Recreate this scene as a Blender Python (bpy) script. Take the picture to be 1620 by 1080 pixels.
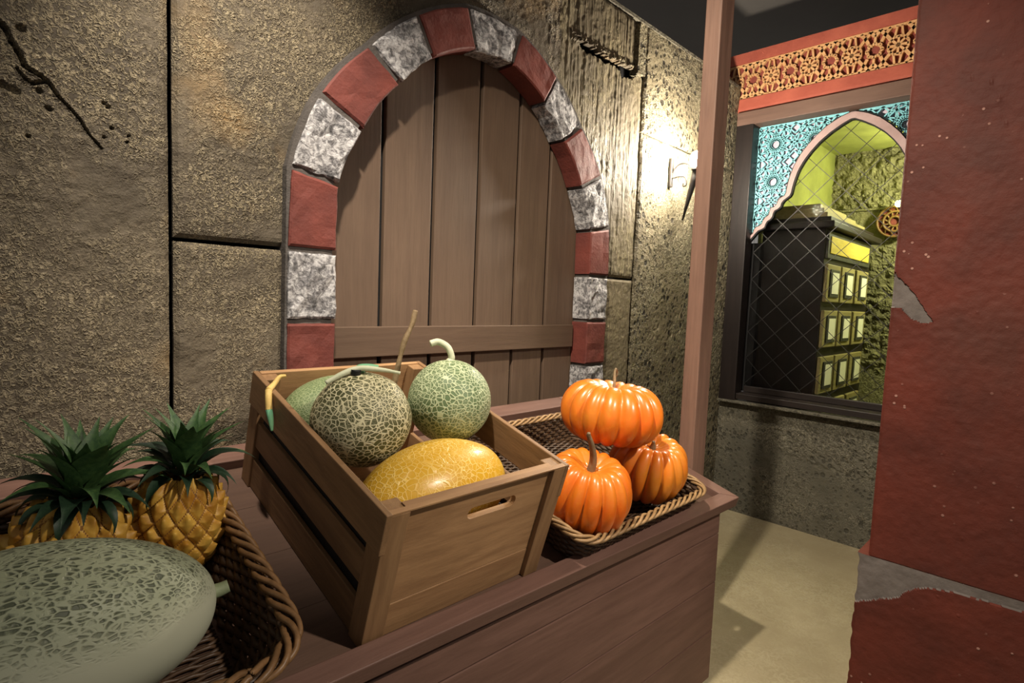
import bpy, math, random
from mathutils import Vector, Matrix, noise, Euler
random.seed(7)
S = bpy.context.scene
for o in list(bpy.data.objects):
    bpy.data.objects.remove(o)
COL = S.collection
R2D = math.radians

# ------------------------------------------------------------------ camera, world, lights, exposure
CAMZ = 1.3
def camera():
    yaw, pitch, roll = 0.786189, 0.0768867, 0.0392464
    f = Vector((math.sin(yaw)*math.cos(pitch), math.cos(yaw)*math.cos(pitch), -math.sin(pitch)))
    r = f.cross(Vector((0, 0, 1))).normalized(); u = r.cross(f)
    r2 = r*math.cos(roll)+u*math.sin(roll); u2 = -r*math.sin(roll)+u*math.cos(roll)
    cd = bpy.data.cameras.new('camera'); cd.sensor_width = 36; cd.lens = 897.13/1620*36
    cd.clip_start = 0.01
    co = bpy.data.objects.new('camera', cd); COL.objects.link(co)
    m = Matrix((r2, u2, -f)).transposed().to_4x4(); m.translation = (0, 0, CAMZ)
    co.matrix_world = m
    S.camera = co
camera()
W = bpy.data.worlds.new('world'); S.world = W; W.use_nodes = True
W.node_tree.nodes['Background'].inputs[0].default_value = (1.0, 0.93, 0.86, 1)
W.node_tree.nodes['Background'].inputs[1].default_value = 0.22
S.view_settings.view_transform = 'Standard'
S.view_settings.look = 'None'
S.view_settings.gamma = 1
S.view_settings.use_curve_mapping = False
S.view_settings.exposure = 0.0

def spot(name, loc, target, watts, cone, blend, colour, radius=0.04):
    d = bpy.data.lights.new(name, 'SPOT'); d.energy = watts; d.spot_size = R2D(cone); d.spot_blend = blend
    d.color = colour; d.shadow_soft_size = radius
    o = bpy.data.objects.new(name, d); COL.objects.link(o); o.location = loc
    o.rotation_euler = (Vector(target)-Vector(loc)).to_track_quat('-Z', 'Y').to_euler()
    return o
WARM = (1.0, 0.89, 0.74)
spot('spot_light_wall', (0.38, 0.72, 2.95), (0.68, 1.6, 1.42), 270, 52, 1.0, WARM)
spot('spot_light_stall', (1.30, -0.85, 2.55), (1.06, 0.85, 0.78), 190, 58, 0.9, WARM)
spot('spot_light_walkway', (0.3, 0.65, 3.0), (2.9, 1.0, 0.2), 360, 70, 0.9, (1.0, 0.89, 0.72))
def point(name, loc, watts, colour, radius):
    d = bpy.data.lights.new(name, 'POINT'); d.energy = watts; d.color = colour; d.shadow_soft_size = radius
    o = bpy.data.objects.new(name, d); COL.objects.link(o); o.location = loc
# the hidden lamp of the room beyond the window
point('alcove_lamp_light', (4.45, 0.55, 2.15), 50, (1.0, 0.98, 0.62), 0.04)

# ------------------------------------------------------------------ mesh helpers
class MB:
    def __init__(s): s.v = []; s.f = []; s.m = []
    def add(s, vs, fs, mi=0):
        o = len(s.v); s.v += [tuple(p) for p in vs]; s.f += [tuple(i+o for i in f) for f in fs]; s.m += [mi]*len(fs); return s
    def box(s, a, b, mi=0):
        x0, y0, z0 = a; x1, y1, z1 = b
        x0, x1 = min(x0, x1), max(x0, x1); y0, y1 = min(y0, y1), max(y0, y1); z0, z1 = min(z0, z1), max(z0, z1)
        return s.add([(x0,y0,z0),(x1,y0,z0),(x1,y1,z0),(x0,y1,z0),(x0,y0,z1),(x1,y0,z1),(x1,y1,z1),(x0,y1,z1)],
                     [(0,3,2,1),(4,5,6,7),(0,1,5,4),(1,2,6,5),(2,3,7,6),(3,0,4,7)], mi)
    def prism(s, pts, vec, mi=0):
        """pts: planar polygon (3D); extruded by vec"""
        n = len(pts); v = Vector(vec)
        a = [Vector(p) for p in pts]; b = [p+v for p in a]
        nn = Vector((0, 0, 0))
        for i in range(n): nn += a[i].cross(a[(i+1) % n])
        fs = [tuple(range(n)), tuple(range(2*n-1, n-1, -1))]+[((i+1) % n, i, n+i, n+(i+1) % n) for i in range(n)]
        if nn.dot(v) > 0: fs = [tuple(reversed(f)) for f in fs]
        return s.add(a+b, fs, mi)
    def tube(s, path, r, n=6, closed=False, mi=0, cap=True):
        P = [Vector(p) for p in path]; m = len(P); vs = []
        rr = r if callable(r) else (lambda t: r)
        prev = None
        for i in range(m):
            t = (P[(i+1) % m]-P[(i-1) % m]) if closed else (P[min(i+1, m-1)]-P[max(i-1, 0)])
            if t.length < 1e-9: t = Vector((0, 0, 1))
            t.normalize()
            if prev is None:
                h = Vector((0, 0, 1)) if abs(t.z) < 0.9 else Vector((1, 0, 0))
                prev = (h-t*h.dot(t)).normalized()
            else:
                prev = (prev-t*prev.dot(t)).normalized()
            b = t.cross(prev); q = rr(i/max(1, m-1))
            for k in range(n):
                a = 2*math.pi*k/n
                vs.append(P[i]+prev*math.cos(a)*q+b*math.sin(a)*q)
        fs = []
        for i in range(m if closed else m-1):
            j = (i+1) % m
            for k in range(n):
                l = (k+1) % n
                fs.append((i*n+k, i*n+l, j*n+l, j*n+k))
        if cap and not closed:
            fs.append(tuple(range(n-1, -1, -1))); fs.append(tuple((m-1)*n+k for k in range(n)))
        return s.add(vs, fs, mi)
    def bar(s, a, b, w, h, nrm, mi=0):
        """flat bar from a to b, width w, rising h along nrm from a-b plane"""
        a = Vector(a); b = Vector(b); n = Vector(nrm).normalized(); t = (b-a)
        if t.length < 1e-6: return s
        t.normalize(); sd = n.cross(t)*w/2
        return s.prism([a-sd, a+sd, b+sd, b-sd], n*h, mi)
    def surf(s, fn, nu, nv, wrap=True, mi=0):
        """fn(i/nu, j/nv) grid; wrap in u; poles at v=0 and v=1 closed"""
        vs = []; cols = nu if wrap else nu+1
        for j in range(nv+1):
            for i in range(cols): vs.append(fn(i/nu, j/nv))
        fs = []
        for j in range(nv):
            for i in range(nu):
                k = (i+1) % cols if wrap else i+1
                fs.append((j*cols+i, j*cols+k, (j+1)*cols+k, (j+1)*cols+i))
        return s.add(vs, fs, mi)
    def mesh(s, name, mats, smooth=False):
        me = bpy.data.meshes.new(name); me.from_pydata(s.v, [], s.f)
        for m in (mats if isinstance(mats, (list, tuple)) else [mats]): me.materials.append(m)
        if any(s.m): me.polygons.foreach_set('material_index', s.m)
        if smooth: me.polygons.foreach_set('use_smooth', [True]*len(s.f))
        me.update(); return me
    def build(s, name, mats, parent=None, smooth=False, bevel=0, **kw):
        return link(name, s.mesh(name, mats, smooth), parent, bevel, **kw)
def link(name, me, parent=None, bevel=0, loc=None, rot=None, scale=None, **props):
    o = bpy.data.objects.new(name, me); COL.objects.link(o)
    if parent: o.parent = parent
    if loc is not None: o.location = loc
    if rot is not None: o.rotation_euler = rot
    if scale is not None: o.scale = scale
    if bevel:
        b = o.modifiers.new('bevel', 'BEVEL'); b.width = bevel; b.segments = 2; b.limit_method = 'ANGLE'; b.angle_limit = R2D(50)
    for k, v in props.items(): o[k] = v
    return o
def thing(name, label, cat, loc=(0, 0, 0), rot=(0, 0, 0), group=None):
    o = bpy.data.objects.new(name, None); COL.objects.link(o); o.empty_display_size = 0.05
    o.location = loc; o.rotation_euler = rot; o['label'] = label; o['category'] = cat
    if group: o['group'] = group
    return o
def struct(name, label=None, cat=None):
    o = bpy.data.objects.new(name, None); COL.objects.link(o); o['kind'] = 'structure'
    if label: o['label'] = label
    if cat: o['category'] = cat
    return o
def n3(x, y, z): return noise.noise(Vector((x, y, z)))
def inpoly(x, y, P):
    c = False; j = len(P)-1
    for i in range(len(P)):
        xi, yi = P[i]; xj, yj = P[j]
        if (yi > y) != (yj > y) and x < (xj-xi)*(y-yi)/(yj-yi)+xi: c = not c
        j = i
    return c
def seg_d(px, py, a, b):
    ax, ay = a; bx, by = b; dx, dy = bx-ax, by-ay; L = dx*dx+dy*dy
    t = max(0, min(1, ((px-ax)*dx+(py-ay)*dy)/L)) if L else 0
    return math.hypot(px-ax-t*dx, py-ay-t*dy), t

# ------------------------------------------------------------------ materials
def srgb(r, g, b):
    f = lambda c: (c/255/12.92) if c/255 <= 0.04045 else ((c/255+0.055)/1.055)**2.4
    return (f(r), f(g), f(b), 1)
class NT:
    def __init__(s, name):
        s.mat = bpy.data.materials.new(name); s.mat.use_nodes = True
        s.nt = s.mat.node_tree; s.b = s.nt.nodes['Principled BSDF']
        tc = s.nt.nodes.new('ShaderNodeTexCoord'); oi = s.nt.nodes.new('ShaderNodeObjectInfo')
        mm = s.nt.nodes.new('ShaderNodeMath'); mm.operation = 'MULTIPLY'; mm.inputs[1].default_value = 13.7
        s.nt.links.new(oi.outputs['Random'], mm.inputs[0])
        va = s.nt.nodes.new('ShaderNodeVectorMath'); va.operation = 'ADD'
        s.nt.links.new(tc.outputs['Object'], va.inputs[0]); s.nt.links.new(mm.outputs[0], va.inputs[1])
        s.co = va.outputs[0]; s.raw = tc.outputs['Object']; s.rand = oi.outputs['Random']
    def L(s, a, b): s.nt.links.new(a, b)
    def map(s, scale, rot=(0, 0, 0), src=None):
        m = s.nt.nodes.new('ShaderNodeMapping'); m.inputs['Scale'].default_value = scale; m.inputs['Rotation'].default_value = rot
        s.L(src or s.co, m.inputs['Vector']); return m.outputs[0]
    def noise(s, scale, detail=4, rough=0.55, vec=None, typ='FBM', dist=0):
        n = s.nt.nodes.new('ShaderNodeTexNoise'); n.noise_type = typ
        n.inputs['Scale'].default_value = scale; n.inputs['Detail'].default_value = detail
        n.inputs['Roughness'].default_value = rough; n.inputs['Distortion'].default_value = dist
        s.L(vec or s.co, n.inputs['Vector']); return n.outputs[0]
    def vor(s, scale, feature='F1', vec=None, rnd=1.0):
        n = s.nt.nodes.new('ShaderNodeTexVoronoi'); n.feature = feature; n.inputs['Scale'].default_value = scale
        n.inputs['Randomness'].default_value = rnd
        s.L(vec or s.co, n.inputs['Vector']); return n.outputs['Distance']
    def ramp(s, fac, stops, interp='LINEAR'):
        r = s.nt.nodes.new('ShaderNodeValToRGB'); cr = r.color_ramp; cr.interpolation = interp
        while len(cr.elements) < len(stops): cr.elements.new(0.5)
        for e, (p, c) in zip(cr.elements, stops):
            e.position = p; e.color = c if len(c) == 4 else (*c, 1)
        s.L(fac, r.inputs[0]); return r.outputs[0]
    def val(s, fac, lo, hi, a=0.0, b=1.0):
        m = s.nt.nodes.new('ShaderNodeMapRange'); m.inputs[1].default_value = lo; m.inputs[2].default_value = hi
        m.inputs[3].default_value = a; m.inputs[4].default_value = b; s.L(fac, m.inputs[0]); return m.outputs[0]
    def mix(s, fac, a, b, mode='MIX'):
        m = s.nt.nodes.new('ShaderNodeMix'); m.data_type = 'RGBA'; m.blend_type = mode
        for sock, v in ((m.inputs[0], fac), (m.inputs[6], a), (m.inputs[7], b)):
            if hasattr(v, 'links'): s.L(v, sock)
            elif isinstance(v, (int, float)): sock.default_value = v
            else: sock.default_value = v if len(v) == 4 else (*v, 1)
        return m.outputs[2]
    def math(s, op, a, b=0.0):
        m = s.nt.nodes.new('ShaderNodeMath'); m.operation = op
        for i, v in enumerate((a, b)):
            if hasattr(v, 'links'): s.L(v, m.inputs[i])
            else: m.inputs[i].default_value = v
        return m.outputs[0]
    def bump(s, h, strength, dist=0.01):
        b = s.nt.nodes.new('ShaderNodeBump'); b.inputs['Strength'].default_value = strength; b.inputs['Distance'].default_value = dist
        s.L(h, b.inputs['Height']); s.L(b.outputs[0], s.b.inputs['Normal'])
    def out(s, col=None, rough=0.7, spec=0.5, metal=0.0, coat=0.0):
        if col is not None:
            if hasattr(col, 'links'): s.L(col, s.b.inputs['Base Color'])
            else: s.b.inputs['Base Color'].default_value = col
        if hasattr(rough, 'links'): s.L(rough, s.b.inputs['Roughness'])
        else: s.b.inputs['Roughness'].default_value = rough
        s.b.inputs['Specular IOR Level'].default_value = spec; s.b.inputs['Metallic'].default_value = metal
        s.b.inputs['Coat Weight'].default_value = coat; s.b.inputs['Coat Roughness'].default_value = 0.18
        return s.mat
def m_concrete(name, dark, mid, light, worm=(26, 26, 26), worm_amt=0.6, patch=0.8, bump=0.7, pits=0.0, tint=None):
    t = NT(name)
    big = t.noise(2.2*patch, 5, 0.6); med = t.noise(9, 5, 0.65)
    wn = t.noise(1.0, 2.5, 0.5, vec=t.map(worm, src=t.co), dist=0.9)
    ridge = t.val(t.math('ABSOLUTE', t.math('SUBTRACT', wn, 0.5)), 0.0, 0.11, 1.0, 0.0)
    fine = t.noise(170, 3, 0.6)
    base = t.mix(t.val(big, 0.34, 0.66), dark, mid)
    base = t.mix(t.math('MULTIPLY', t.val(med, 0.4, 0.7), 0.5), base, dark)
    if tint: base = t.mix(t.math('MULTIPLY', t.val(t.noise(4.1, 3, 0.5), 0.56, 0.70), 0.6), base, tint)
    sel = t.val(t.noise(3.6, 6, 0.68), 0.42, 0.58, 0.04, 1.0)
    wl = t.math('MULTIPLY', ridge, sel)
    col = t.mix(t.math('MULTIPLY', wl, worm_amt), base, light)
    col = t.mix(t.math('MULTIPLY', t.math('SUBTRACT', 1.0, ridge), t.math('MULTIPLY', sel, 0.45*worm_amt)), col, (dark[0]*0.6, dark[1]*0.6, dark[2]*0.6, 1))
    col = t.mix(t.val(fine, 0.35, 0.7, 0.0, 0.45), col, dark)
    h = t.math('ADD', t.math('MULTIPLY', wl, 0.9), t.math('MULTIPLY', fine, 0.35))
    h = t.math('ADD', h, t.math('MULTIPLY', med, 0.5))
    if pits:
        v = t.map((1, 1, 0.8))
        p = t.val(t.vor(25, vec=v), 0.24, 0.33, 1, 0)
        p2 = t.val(t.vor(44, vec=v), 0.24, 0.36, 0.9, 0)
        ps = t.val(t.noise(6, 3), 0.46, 0.56, 0, pits); ps2 = t.val(t.noise(4, 3), 0.42, 0.55, 0.15, pits)
        pm = t.math('MAXIMUM', t.math('MULTIPLY', p, ps), t.math('MULTIPLY', p2, ps2))
        col = t.mix(pm, col, (dark[0]*0.25, dark[1]*0.25, dark[2]*0.25, 1))
        h = t.math('SUBTRACT', h, t.math('MULTIPLY', pm, 1.6))
    t.bump(h, bump, 0.008)
    return t.out(col, t.val(wl, 0, 1, 0.75, 0.42), 0.35)
def m_paint(name, c, c2=None, rough=0.6, scale=6, bump=0.25, bscale=60, spec=0.4):
    t = NT(name)
    c2 = c2 or tuple(x*0.72 for x in c[:3])+(1,)
    n = t.noise(scale, 6, 0.62); f = t.noise(bscale, 4, 0.6)
    col = t.mix(t.val(n, 0.35, 0.68), c2, c)
    col = t.mix(t.val(f, 0.55, 0.8, 0, 0.25), col, c2)
    t.bump(t.math('ADD', f, t.math('MULTIPLY', n, 0.6)), bump, 0.006)
    return t.out(col, rough, spec)
def m_wood(name, c1, c2, stretch, rough=0.6, bump=0.25, knots=False):
    """stretch: mapping scale, small along the grain"""
    t = NT(name)
    v = t.map(stretch)
    n = t.noise(1.0, 6, 0.6, vec=v, dist=0.8); fine = t.noise(4.0, 5, 0.7, vec=v)
    blot = t.noise(3.0, 3, 0.5)
    col = t.mix(t.val(n, 0.33, 0.67), c1, c2)
    col = t.mix(t.val(fine, 0.45, 0.75, 0, 0.4), col, tuple(x*0.55 for x in c1[:3]))
    col = t.mix(t.val(blot, 0.42, 0.7, 0, 0.35), col, tuple(x*0.7 for x in c1[:3]))
    col = t.mix(t.val(t.rand, 0, 1, 0, 0.22), col, tuple(x*0.8 for x in c1[:3]))
    t.bump(t.math('ADD', n, t.math('MULTIPLY', fine, 0.7)), bump, 0.004)
    return t.out(col, rough, 0.35)
def m_net(name, base, base2, line, scale, width, squash=(1, 1, 1), amount=None, rough=0.5, bump=0.6, warp=0.03, coat=0.0):
    t = NT(name)
    wv = t.nt.nodes.new('ShaderNodeVectorMath'); wv.operation = 'ADD'
    ns = t.nt.nodes.new('ShaderNodeTexNoise'); ns.inputs['Scale'].default_value = 14; t.L(t.raw, ns.inputs['Vector'])
    sc = t.nt.nodes.new('ShaderNodeVectorMath'); sc.operation = 'SCALE'; sc.inputs['Scale'].default_value = warp
    t.L(ns.outputs['Color'], sc.inputs[0]); t.L(t.raw, wv.inputs[0]); t.L(sc.outputs[0], wv.inputs[1])
    v = t.map(squash, src=wv.outputs[0])
    d = t.vor(scale, 'DISTANCE_TO_EDGE', vec=v)
    d2 = t.vor(scale*1.9, 'DISTANCE_TO_EDGE', vec=v)
    l1 = t.val(d, width*0.45, width, 1, 0); l2 = t.val(d2, width*0.3, width*0.9, 0.7, 0)
    l2 = t.math('MULTIPLY', l2, t.val(t.noise(9, 2), 0.45, 0.6))
    ln = t.math('MAXIMUM', l1, l2)
    if amount: ln = t.math('MULTIPLY', ln, amount(t))
    bs = t.mix(t.val(t.noise(7, 4, 0.6), 0.35, 0.65), base, base2)
    col = t.mix(ln, bs, line)
    t.bump(t.math('ADD', ln, t.math('MULTIPLY', t.noise(90, 3), 0.2)), bump, 0.004)
    return t.out(col, rough, 0.45, coat=coat)
def m_emit(name, c, strength):
    t = NT(name); t.b.inputs['Emission Color'].default_value = c; t.b.inputs['Emission Strength'].default_value = strength
    return t.out(c, 0.5)

M = {}
M['wall'] = m_concrete('concrete_wormed', srgb(74, 66, 55), srgb(112, 101, 84), srgb(224, 206, 168), (96, 96, 82), 0.52, bump=0.8, tint=srgb(160, 128, 80))
M['wall_rib'] = m_concrete('concrete_ribbed', srgb(82, 74, 58), srgb(120, 109, 86), srgb(196, 184, 146), (110, 110, 14), 0.45, bump=0.5)
M['wall_pit'] = m_concrete('concrete_pitted', srgb(92, 84, 66), srgb(140, 130, 104), srgb(206, 198, 162), (60, 60, 50), 0.45, pits=1.0, bump=1.0)
M['wall_low'] = m_concrete('concrete_grey', srgb(76, 73, 63), srgb(108, 103, 88), srgb(184, 176, 152), (60, 60, 60), 0.4, pits=0.5, bump=0.7)
M['rock'] = m_concrete('rock_wall', srgb(84, 80, 56), srgb(150, 144, 104), srgb(200, 196, 150), (34, 34, 34), 0.5, bump=0.9)
M['plain_wall'] = m_paint('plain_plaster', srgb(160, 164, 88), srgb(132, 136, 72), 0.8, 5)
M['floor'] = m_concrete('floor_concrete', srgb(140, 128, 100), srgb(172, 160, 130), srgb(198, 188, 160), (40, 40, 40), 0.2, bump=0.15)
M['ceiling'] = m_paint('black_ceiling', srgb(104, 100, 95), srgb(98, 94, 90), 0.9, 2, 0.05)
M['mortar'] = m_paint('mortar_grey', srgb(92, 86, 82), srgb(70, 66, 63), 0.85, 14, 0.5, 120)
M['brick_red'] = m_paint('brick_red', srgb(118, 58, 49), srgb(96, 47, 41), 0.7, 9, 0.35, 90)
def _wb():
    t = NT('brick_white')
    a = t.noise(62, 6, 0.7, dist=0.5); b = t.noise(16, 4, 0.6)
    f = t.math('ADD', t.math('MULTIPLY', a, 0.75), t.math('MULTIPLY', b, 0.35))
    col = t.ramp(f, [(0.43, srgb(70, 69, 71)), (0.53, srgb(134, 132, 134)), (0.62, srgb(196, 194, 195))])
    t.bump(f, 0.9, 0.012)
    return t.out(col, 0.7, 0.35)
M['brick_white'] = _wb()
M['door'] = m_wood('door_brown_paint', srgb(98, 79, 65), srgb(110, 90, 74), (26, 26, 1.6), 0.6, 0.15)
M['door_rail'] = m_wood('door_rail_paint', srgb(94, 75, 61), srgb(106, 86, 70), (1.6, 26, 26), 0.6, 0.2)
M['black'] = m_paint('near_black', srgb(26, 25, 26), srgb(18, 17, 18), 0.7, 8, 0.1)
def _red():
    t = NT('red_plaster')
    n = t.noise(3.2, 6, 0.62); f = t.noise(34, 5, 0.65); g = t.noise(2.1, 4, 0.6)
    col = t.mix(t.val(n, 0.35, 0.68), srgb(76, 37, 30), srgb(100, 45, 34))
    col = t.mix(t.val(g, 0.52, 0.72, 0, 0.45), col, srgb(62, 44, 38))
    sp = t.math('MULTIPLY', t.val(t.vor(34), 0.10, 0.17, 1, 0), t.val(t.noise(5, 3), 0.54, 0.62))
    col = t.mix(t.math('MULTIPLY', sp, 0.8), col, srgb(170, 130, 118))
    t.bump(t.math('ADD', t.math('ADD', f, t.math('MULTIPLY', n, 0.6)), sp), 0.55, 0.006)
    return t.out(col, 0.68, 0.25)
M['redwall'] = _red()
M['redpatch'] = m_paint('grey_render', srgb(116, 108, 104), srgb(92, 84, 80), 0.85, 9, 0.4, 60)
M['redbeam'] = m_paint('red_beam_paint', srgb(166, 88, 70), srgb(146, 72, 58), 0.6, 7, 0.2)
M['redrecess'] = m_paint('red_recess_paint', srgb(132, 64, 52), srgb(106, 50, 42), 0.7, 12, 0.3)
M['gold'] = m_paint('ochre_fretwork', srgb(208, 164, 116), srgb(184, 138, 92), 0.6, 16, 0.25)
M['frame'] = m_wood('dark_frame_wood', srgb(34, 28, 26), srgb(46, 38, 34), (24, 1.8, 24), 0.45, 0.15)
M['frame_v'] = m_wood('dark_frame_wood_upright', srgb(26, 21, 20), srgb(36, 29, 27), (24, 24, 1.8), 0.4, 0.15)
M['head'] = m_wood('brown_head_wood', srgb(92, 70, 60), srgb(112, 88, 76), (24, 1.8, 24), 0.6, 0.15)
M['brass'] = m_paint('dull_brass', srgb(128, 98, 52), srgb(100, 74, 38), 0.5, 16, 0.2)
M['turq'] = m_paint('turquoise_fretwork', srgb(126, 190, 198), srgb(108, 172, 182), 0.55, 9, 0.1)
M['lilac'] = m_paint('lilac_backing', srgb(190, 178, 190), srgb(168, 156, 170), 0.7, 5, 0.1)
M['mould'] = m_paint('pinkish_moulding', srgb(164, 142, 140), srgb(140, 116, 112), 0.6, 6, 0.1)
M['cab'] = m_wood('ebonised_cabinet', srgb(22, 17, 16), srgb(34, 26, 22), (18, 18, 2), 0.5, 0.12)
M['drawer'] = m_wood('drawer_front_wood', srgb(140, 128, 84), srgb(172, 160, 112), (3, 20, 20), 0.55, 0.15)
M['drawer_dark'] = m_paint('drawer_card_frame', srgb(70, 70, 58), srgb(54, 54, 46), 0.6, 12)
M['card'] = m_paint('white_card', srgb(240, 238, 224), srgb(228, 226, 208), 0.8, 10, 0.02)
M['yellow_panel'] = m_wood('yellow_header_wood', srgb(204, 180, 70), srgb(224, 202, 96), (3, 20, 20), 0.55, 0.1)
M['lead'] = m_paint('grey_leading', srgb(34, 32, 30), srgb(26, 25, 24), 0.5, 20)
def _glass():
    t = NT('window_glass'); t.b.inputs['Transmission Weight'].default_value = 1.0; t.b.inputs['IOR'].default_value = 1.06
    return t.out((0.97, 0.98, 0.97, 1), 0.0, 0.5)
M['glass'] = _glass()
M['counter'] = m_wood('stall_brown_wood', srgb(104, 76, 66), srgb(124, 93, 82), (2, 24, 24), 0.55, 0.25)
M['counter_v'] = m_wood('stall_brown_wood_cross', srgb(104, 76, 66), srgb(124, 93, 82), (24, 2, 24), 0.55, 0.25)
M['deck'] = m_wood('stall_deck_wood', srgb(88, 66, 55), srgb(100, 76, 63), (2, 24, 24), 0.6, 0.25)
M['post'] = m_wood('post_wood', srgb(118, 89, 76), srgb(140, 108, 92), (22, 22, 1.5), 0.6, 0.3)
M['crate_u'] = m_wood('crate_wood_across', srgb(146, 110, 76), srgb(182, 143, 102), (3, 24, 24), 0.55, 0.25)
M['crate_v'] = m_wood('crate_wood_lengthwise', srgb(118, 89, 61), srgb(148, 114, 80), (24, 3, 24), 0.55, 0.25)
M['crate_w'] = m_wood('crate_wood_upright', srgb(128, 96, 66), srgb(160, 125, 88), (24, 24, 3), 0.55, 0.25)
M['wick_d'] = m_wood('dark_wicker', srgb(58, 42, 30), srgb(88, 65, 46), (30, 30, 30), 0.45, 0.1)
M['wick_l'] = m_wood('tan_wicker', srgb(136, 106, 72), srgb(176, 142, 100), (30, 30, 30), 0.45, 0.1)
M['wick_m'] = m_wood('brown_wicker_rim', srgb(104, 76, 48), srgb(146, 110, 74), (30, 30, 30), 0.42, 0.1)
def _pumpkin():
    t = NT('pumpkin_skin')
    n = t.noise(6, 4, 0.6); f = t.noise(70, 3, 0.6)
    col = t.mix(t.val(n, 0.38, 0.66), srgb(226, 106, 24), srgb(210, 126, 38))
    col = t.mix(t.val(f, 0.55, 0.75, 0, 0.3), col, srgb(236, 150, 50))
    t.bump(f, 0.12, 0.003)
    return t.out(col, 0.34, 0.5, coat=0.35)
M['pumpkin'] = _pumpkin()
M['stem_brown'] = m_paint('dry_stem', srgb(138, 116, 86), srgb(104, 86, 60), 0.7, 30, 0.3)
M['stem_green'] = m_paint('pale_green_stem', srgb(208, 206, 180), srgb(176, 184, 152), 0.6, 22, 0.2)
M['stem_knob'] = m_paint('grey_green_knob', srgb(138, 146, 114), srgb(112, 122, 92), 0.6, 22, 0.2)
M['stem_teal'] = m_paint('teal_green_stem', srgb(96, 160, 130), srgb(120, 168, 120), 0.5, 22, 0.2)
M['stem_yellow'] = m_paint('yellow_stem', srgb(224, 192, 120), srgb(196, 164, 92), 0.6, 22, 0.2)
M['netA'] = m_net('netted_rind_dark', srgb(88, 88, 54), srgb(70, 72, 44), srgb(206, 198, 160), 84, 0.13, (1, 1, 1.25))
M['netB'] = m_net('netted_rind_green', srgb(104, 124, 88), srgb(90, 108, 70), srgb(188, 198, 158), 92, 0.12, (1, 1, 1.15))
M['netC'] = m_net('fine_netted_rind', srgb(104, 122, 80), srgb(92, 110, 72), srgb(140, 152, 110), 150, 0.14, bump=0.3)
M['netY'] = m_net('yellow_netted_rind', srgb(220, 172, 46), srgb(212, 160, 38), srgb(244, 208, 116), 80, 0.09, (1, 1, 1), rough=0.36, bump=0.35,
                  amount=lambda t: t.val(t.noise(8, 2), 0.36, 0.5, 0.4, 0.95), coat=0.1)
def _bigm():
    t = NT('pale_grey_green_rind')
    v = t.map((0.45, 1, 1), src=t.raw)
    ds = t.nt.nodes.new('ShaderNodeVectorMath'); ds.operation = 'ADD'
    nn = t.nt.nodes.new('ShaderNodeTexNoise'); nn.inputs['Scale'].default_value = 30; t.L(t.raw, nn.inputs['Vector'])
    s2 = t.nt.nodes.new('ShaderNodeVectorMath'); s2.operation = 'SCALE'; s2.inputs['Scale'].default_value = 0.012
    t.L(nn.outputs['Color'], s2.inputs[0]); t.L(v, ds.inputs[0]); t.L(s2.outputs[0], ds.inputs[1])
    d = t.vor(165, 'DISTANCE_TO_EDGE', vec=ds.outputs[0])
    w = t.math('MULTIPLY', t.val(d, 0.10, 0.26, 0, 1), t.val(t.noise(60, 3), 0.36, 0.56, 0.15, 1))
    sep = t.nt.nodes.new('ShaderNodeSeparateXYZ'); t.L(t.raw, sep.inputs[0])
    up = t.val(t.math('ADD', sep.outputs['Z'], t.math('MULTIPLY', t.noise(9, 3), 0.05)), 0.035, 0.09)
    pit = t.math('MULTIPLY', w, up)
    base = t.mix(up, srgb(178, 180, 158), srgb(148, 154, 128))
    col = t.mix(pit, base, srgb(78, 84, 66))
    t.bump(t.math('SUBTRACT', 1.0, pit), 0.7, 0.004)
    return t.out(col, 0.5, 0.4)
M['bigmelon'] = _bigm()
def _pine():
    t = NT('pineapple_rind')
    n = t.noise(26, 4, 0.6)
    col = t.mix(t.val(n, 0.35, 0.65), srgb(160, 108, 30), srgb(206, 164, 72))
    return t.out(col, 0.5, 0.4)
M['pine'] = _pine()
M['pine_dark'] = m_paint('pineapple_crevice', srgb(140, 94, 34), srgb(108, 70, 26), 0.7, 30)
M['leaf'] = m_paint('pineapple_leaf_green', srgb(74, 104, 56), srgb(46, 76, 42), 0.5, 16, 0.1, 80)
M['leaf_d'] = m_paint('pineapple_leaf_dark_green', srgb(42, 66, 44), srgb(30, 50, 36), 0.5, 16, 0.1, 80)
M['iron'] = m_paint('wrought_iron', srgb(40, 36, 34), srgb(28, 26, 25), 0.5, 20, 0.2)
M['bulb'] = m_emit('sconce_bulb_glow', (1.0, 0.88, 0.72, 1), 1700)
M['bulb2'] = m_emit('alcove_bulb_glow', (0.9, 0.95, 0.35, 1), 40)

# ------------------------------------------------------------------ the setting
WY = 1.60          # face of the concrete wall with the door
WX = 3.52          # face of the wall with the window
struct_floor = MB().box((-1.2, -1.6, -0.06), (5.4, 1.72, 0)).build('floor', M['floor'], kind='structure')
MB().box((-1.2, -1.6, 3.3), (6.0, 3.2, 3.34)).build('ceiling', M['ceiling'], kind='structure')

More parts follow.
